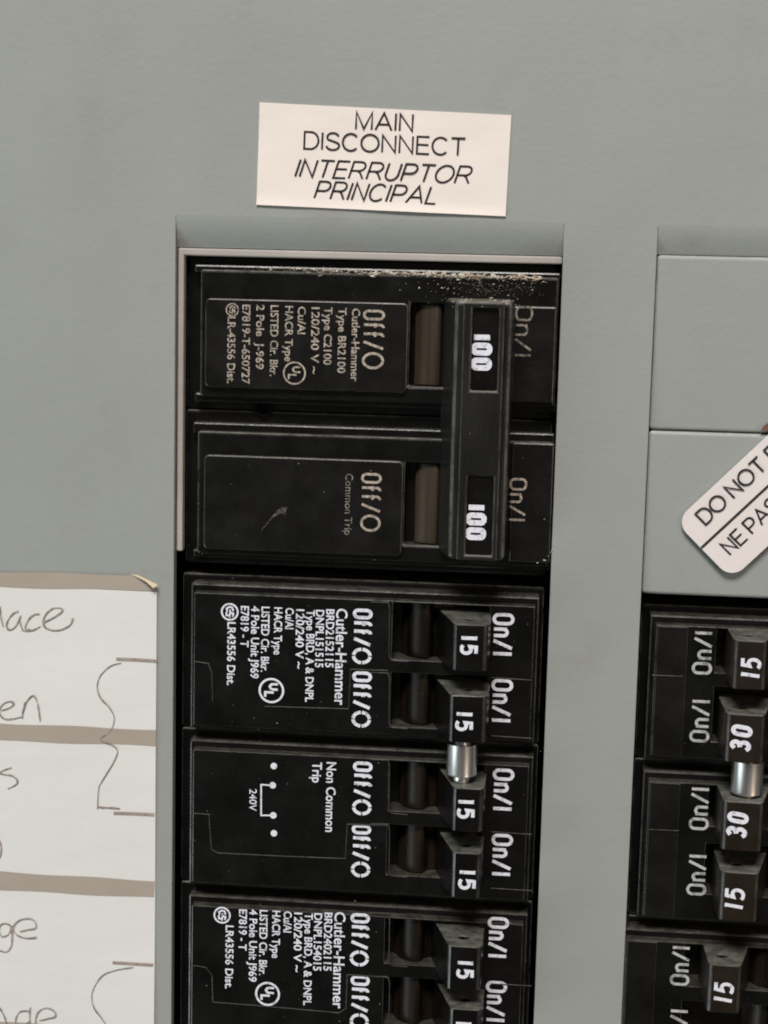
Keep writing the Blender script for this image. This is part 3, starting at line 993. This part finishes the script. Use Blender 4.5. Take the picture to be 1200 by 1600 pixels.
# tag frame: origin at its lower left corner
p_top, p_bot, p_end = Vector(at(1105, 768)), Vector(at(1182, 868)), Vector(at(1099, 860))
h_top, h_bot, u0 = p_top.dot(v), p_bot.dot(v), p_end.dot(u)
TW = 46.0
td = lambda x, z: 0.45 + 0.10 * math.sin((x - z) * 0.18)
rr = round_rect(u0, u0 + TW, h_bot, h_top, 2.6, 8)
tb = u * (u0 + TW / 2) + v * ((h_top + h_bot) / 2)
tagt = thing('warning_tag', 'white rounded paper tag reading DO NOT, stuck slanted on the right twist-out', 'tag', (tb.x, tb.y, 0))
to2 = lambda p: tuple(u * p[0] + v * p[1])
MB().prism([to2(p) for p in rr], 0.02, td).build('paper', TAG, tagt)
t = MB()
TD = 0.60
a, b = Vector(at(1095, 856)), Vector(at(1198, 759))
hl = (a.dot(v) + b.dot(v)) / 2
t.ribbon([to2((u0 + 0.1, hl)), to2((u0 + TW - 0.3, hl))], 0.36, TD)
sans(t, 'DO NOT B', (1093, 813), (1216, 699), 2.75, 0.31, TD)
sans(t, 'NE PAS', (1132, 860), (1213, 783), 2.75, 0.31, TD)
t.build('lettering', LABEL_INK, tagt)
# small rust-brown flake peeping out behind the tag
t = MB()
t.prism([at(*p) for p in ((1188, 674), (1192, 667), (1199, 661), (1216, 656), (1226, 660), (1214, 668))], 0.01, 0.30)
tag(t.build('rust_flake', make_paper('rust', (0.12, 0.06, 0.04), (0.19, 0.10, 0.07))), 'small rust-brown flake at the upper edge of the white slanted tag', 'flake')

# ================================================================== DIRECTORY CARD
cardz = lambda x, z: 0.28 + 0.09 * math.sin(z * 0.13 + 0.5) + 0.07 * math.sin(x * 0.21 + z * 0.07)
xr1, xr0 = X(245.5, 925), X(240.5, 1590)
zc1 = Z(120, 895)
card = thing('directory_card', 'white circuit directory card with brown bands and pencil handwriting, left of the breakers', 'card', (-90, -90, 0))
XCL = -135.0
zt0 = Z(120, 919)
grid_quad([(XCL, -185), (xr0, -185), (xr1, zt0), (XCL, zt0)], 40, 60, cardz).build('paper', PAPER, card, smooth=True)


def band(px_top, px_bot, lift=0.05):
    """px_* = ((x0, y0), (x1, y1)) on the photo, extended to the card's left edge"""
    m = MB()
    (a0, a1), (b0, b1) = [[at(*q) for q in pp] for pp in (px_top, px_bot)]
    n_ = 30
    vv = []
    for i in range(n_ + 1):
        s = i / n_
        for p, q in ((a0, a1), (b0, b1)):
            x = XCL + (q[0] - XCL) * s
            z = p[1] + (q[1] - p[1]) * (x - p[0]) / (q[0] - p[0])
            z += 0.10 * math.sin(x * 0.33 + p[1])
            vv.append((x, z, cardz(x, z) + lift))
    return m.add(vv, [(2 * i, 2 * i + 1, 2 * i + 3, 2 * i + 2) for i in range(n_)])


band(((0, 893), (206, 898)), ((0, 917), (206, 922))).build('printed_band', BAND, card)
t = MB()
c_ = [at(*p) for p in ((205.5, 898), (243, 919), (246, 923), (205.5, 922))]
t.prism(c_, 0.02, lambda x, z: cardz(x, z) + 0.05)
t.build('printed_band', BAND, card)
t = MB()
f_ = [at(204, 897, 0.5), at(214, 898, 0.8), at(246, 914, 1.0), at(240, 919, 1.4), at(226, 908, 1.2)]
t.add([(*f_[0], 0.45), (*f_[1], 0.65), (*f_[2], 0.75), (*f_[3], 1.5), (*f_[4], 1.0)], [(0, 1, 4), (1, 2, 3, 4)])
t.build('folded_corner', FOLD, card)
band(((0, 1129), (244, 1140)), ((0, 1156), (244, 1165))).build('printed_band', BAND, card)
band(((0, 1361), (242, 1376)), ((0, 1390), (241, 1402))).build('printed_band', BAND, card)
band(((0, 1595), (240, 1610)), ((0, 1624), (240, 1638))).build('printed_band', BAND, card)


def spline(pts, k=6):
    out = []
    n = len(pts)
    for i in range(n - 1):
        p0, p1, p2, p3 = pts[max(0, i - 1)], pts[i], pts[i + 1], pts[min(n - 1, i + 2)]
        for j in range(k):
            s = j / k
            out.append(tuple(0.5 * ((2 * p1[c]) + (-p0[c] + p2[c]) * s + (2 * p0[c] - 5 * p1[c] + 4 * p2[c] - p3[c]) * s * s + (-p0[c] + 3 * p1[c] - 3 * p2[c] + p3[c]) * s ** 3) for c in (0, 1)))
    out.append(tuple(pts[-1]))
    return out


inkd = lambda x, z: cardz(x, z) + 0.10
A7 = lambda p: (p[0] * 0.225, 860 + p[1] * 0.225)
A8 = lambda p: (p[0] * 0.2375, 1220 + p[1] * 0.2375)


def hand(words, conv, w=0.30, name='handwriting', mat=PENCIL, smooth=True, lift=0.0003):
    m = MB()
    for k, s in enumerate(words):
        pts = [at(*conv(p)) for p in s]
        if smooth:
            pts = spline(pts)
        ww = (lambda q, w=w, k=k: w * (0.62 + 0.45 * abs(math.sin(q * 7 + k)) + 0.16 * math.sin(q * 31 + 2 * k))) if smooth else w
        m.ribbon(pts, ww, lambda x, z, k=k: inkd(x, z) + 0.004 * k, lift=lift)
    return m.build(name, mat, card)


hand([[(3, 385), (12, 470), (28, 528)],
      [(132, 420), (95, 438), (62, 480), (50, 525), (75, 550), (115, 522), (145, 462)], [(146, 450), (142, 490), (160, 545), (185, 556), (212, 545)],
      [(278, 440), (240, 445), (205, 475), (182, 520), (188, 552), (232, 552), (285, 525)],
      [(303, 500), (370, 468), (432, 425), (425, 400), (370, 402), (325, 438), (303, 490), (318, 532), (368, 553), (430, 548), (490, 515), (508, 470)]], A7)
hand([[(15, 1108), (70, 1090), (102, 1062), (75, 1045), (32, 1060), (5, 1095), (3, 1132), (40, 1166), (100, 1165), (155, 1150)],
      [(180, 1050), (166, 1110), (160, 1162)], [(162, 1135), (190, 1050), (235, 1005), (262, 1045), (275, 1110), (285, 1182)]], A7)
hand([[(88, 1503), (30, 1522), (8, 1540), (30, 1550), (90, 1560), (122, 1585), (126, 1610), (102, 1630), (60, 1650)]], A7)
hand([[(-4, 380), (10, 425), (10, 470), (-2, 510)]], A8)
hand([[(76, 955), (45, 937), (8, 945), (-6, 985), (18, 1022), (60, 1005), (80, 955), (82, 1040), (75, 1090), (45, 1122), (-2, 1112)],
      [(135, 990), (185, 978), (238, 965), (232, 922), (190, 904), (130, 916), (92, 955), (97, 992), (130, 1020), (180, 1033), (243, 1028)]], A8)
hand([[(-5, 1475), (30, 1535), (52, 1600)], [(192, 1510), (140, 1512), (112, 1550), (110, 1600), (150, 1612), (195, 1580)], [(203, 1485), (200, 1540), (202, 1610)],
      [(262, 1572), (320, 1560), (368, 1545), (358, 1508), (308, 1490), (260, 1512), (240, 1560), (248, 1610), (300, 1640)]], A8)
hand([[(845, 780), (770, 802), (700, 868), (678, 945), (700, 1020), (760, 1085), (795, 1150), (790, 1208), (760, 1260), (715, 1292), (702, 1306), (720, 1325), (790, 1352), (820, 1392), (792, 1468), (712, 1600), (690, 1650), (682, 1790)]], A7, 0.24, 'brace_line')
hand([[(645, 166), (690, 172), (750, 174), (792, 180)]], A8, 0.36, 'brace_line')
hand([[(882, 1222), (770, 1240), (680, 1275), (625, 1350), (607, 1420), (625, 1490), (670, 1550), (705, 1610), (715, 1680)]], A8, 0.24, 'brace_line')
for pts, cv in (([(810, 752), (950, 757), (1094, 766)], A7), ([(752, 208), (880, 212), (1017, 219)], A8), ([(745, 1190), (880, 1199), (1010, 1208)], A8)):
    hand([pts], cv, 0.52, 'ruled_stroke', PENCIL_BAR, False)


# ================================================================== CRUMBS
def crumb(mb, x, z, d, r):
    k = 6
    ang = random.random() * 6
    st = random.uniform(0.8, 2.0)
    vv = [(x, z, d + r)]
    for i in range(k):
        q = r * random.uniform(0.35, 1.3)
        a = ang + 6.2831853 * i / k
        vv.append((x + q * math.cos(a) * st, z + q * math.sin(a) / st ** 0.5, d + r * random.uniform(-0.1, 0.7)))
    vv.append((x, z, d - r * 0.6))
    mb.add(vv, [(0, i + 1, (i + 1) % k + 1) for i in range(k)] + [(k + 1, (i + 1) % k + 1, i + 1) for i in range(k)])


cr = MB()
for i in range(330):
    s = random.random() ** 0.75
    px = 420 + 422 * s
    py = 415 + (px - 320) * 0.036 + random.gauss(0, 1.8) + 1.5
    d = -1.2
    x, z = at(px, py, d)
    crumb(cr, x, z, d + random.uniform(0, 0.5), random.choice((0.10, 0.12, 0.16, 0.2, 0.28, 0.42)) * (0.6 + 0.6 * s))
for i in range(900):     # fine powder banked along the same edge
    s = random.random() ** 0.8
    px = 380 + 462 * s
    py = 416 + (px - 320) * 0.036 + random.gauss(0, 2.6) + abs(random.gauss(0, 2.0))
    x, z = at(px, py, -1.1)
    crumb(cr, x, z, -1.1 + random.uniform(0, 0.35), random.uniform(0.03, 0.10) * (0.5 + 0.7 * s))
for i in range(260):
    px = random.gauss(770, 55)
    py = 440 + abs(random.gauss(0, 16))
    if px > 862 or (698 < px < 800 and py > 463):
        continue
    x, z = at(px, py, DK)
    crumb(cr, x, z, DK, random.uniform(0.025, 0.07))
for i in range(18):
    px = random.uniform(600, 850)
    py = random.uniform(438, 478)
    x, z = at(px, py, DK)
    crumb(cr, x, z, DK + 0.1, random.uniform(0.08, 0.24))
for i in range(26):      # on the top end of the wide handle
    px, py = random.uniform(702, 800), random.uniform(464, 480)
    x, z = at(px, py, HD)
    crumb(cr, x, min(z, hz1 + 0.1), HD - random.uniform(0.0, 0.6), random.uniform(0.08, 0.2))
for i in range(90):
    px, py = random.uniform(306, 860), random.uniform(690, 1600)
    px -= (py - 700) * 0.03
    if 600 < px < 770:
        continue
    x, z = at(px, py, QD)
    crumb(cr, x, z, QD if py > 940 else FC, random.uniform(0.03, 0.085))
for i in range(14):
    px, py = random.uniform(835, 862), random.uniform(858, 880)
    if py < 858 + (862 - px) * 0.6:
        continue
    x, z = at(px, py, FC)
    crumb(cr, x, z, FC, random.uniform(0.08, 0.22))
tag(cr.build('dust_crumbs', CRUMBS), 'pale dust and crumbs along the top edge of the main breaker', 'dust', kind='stuff')
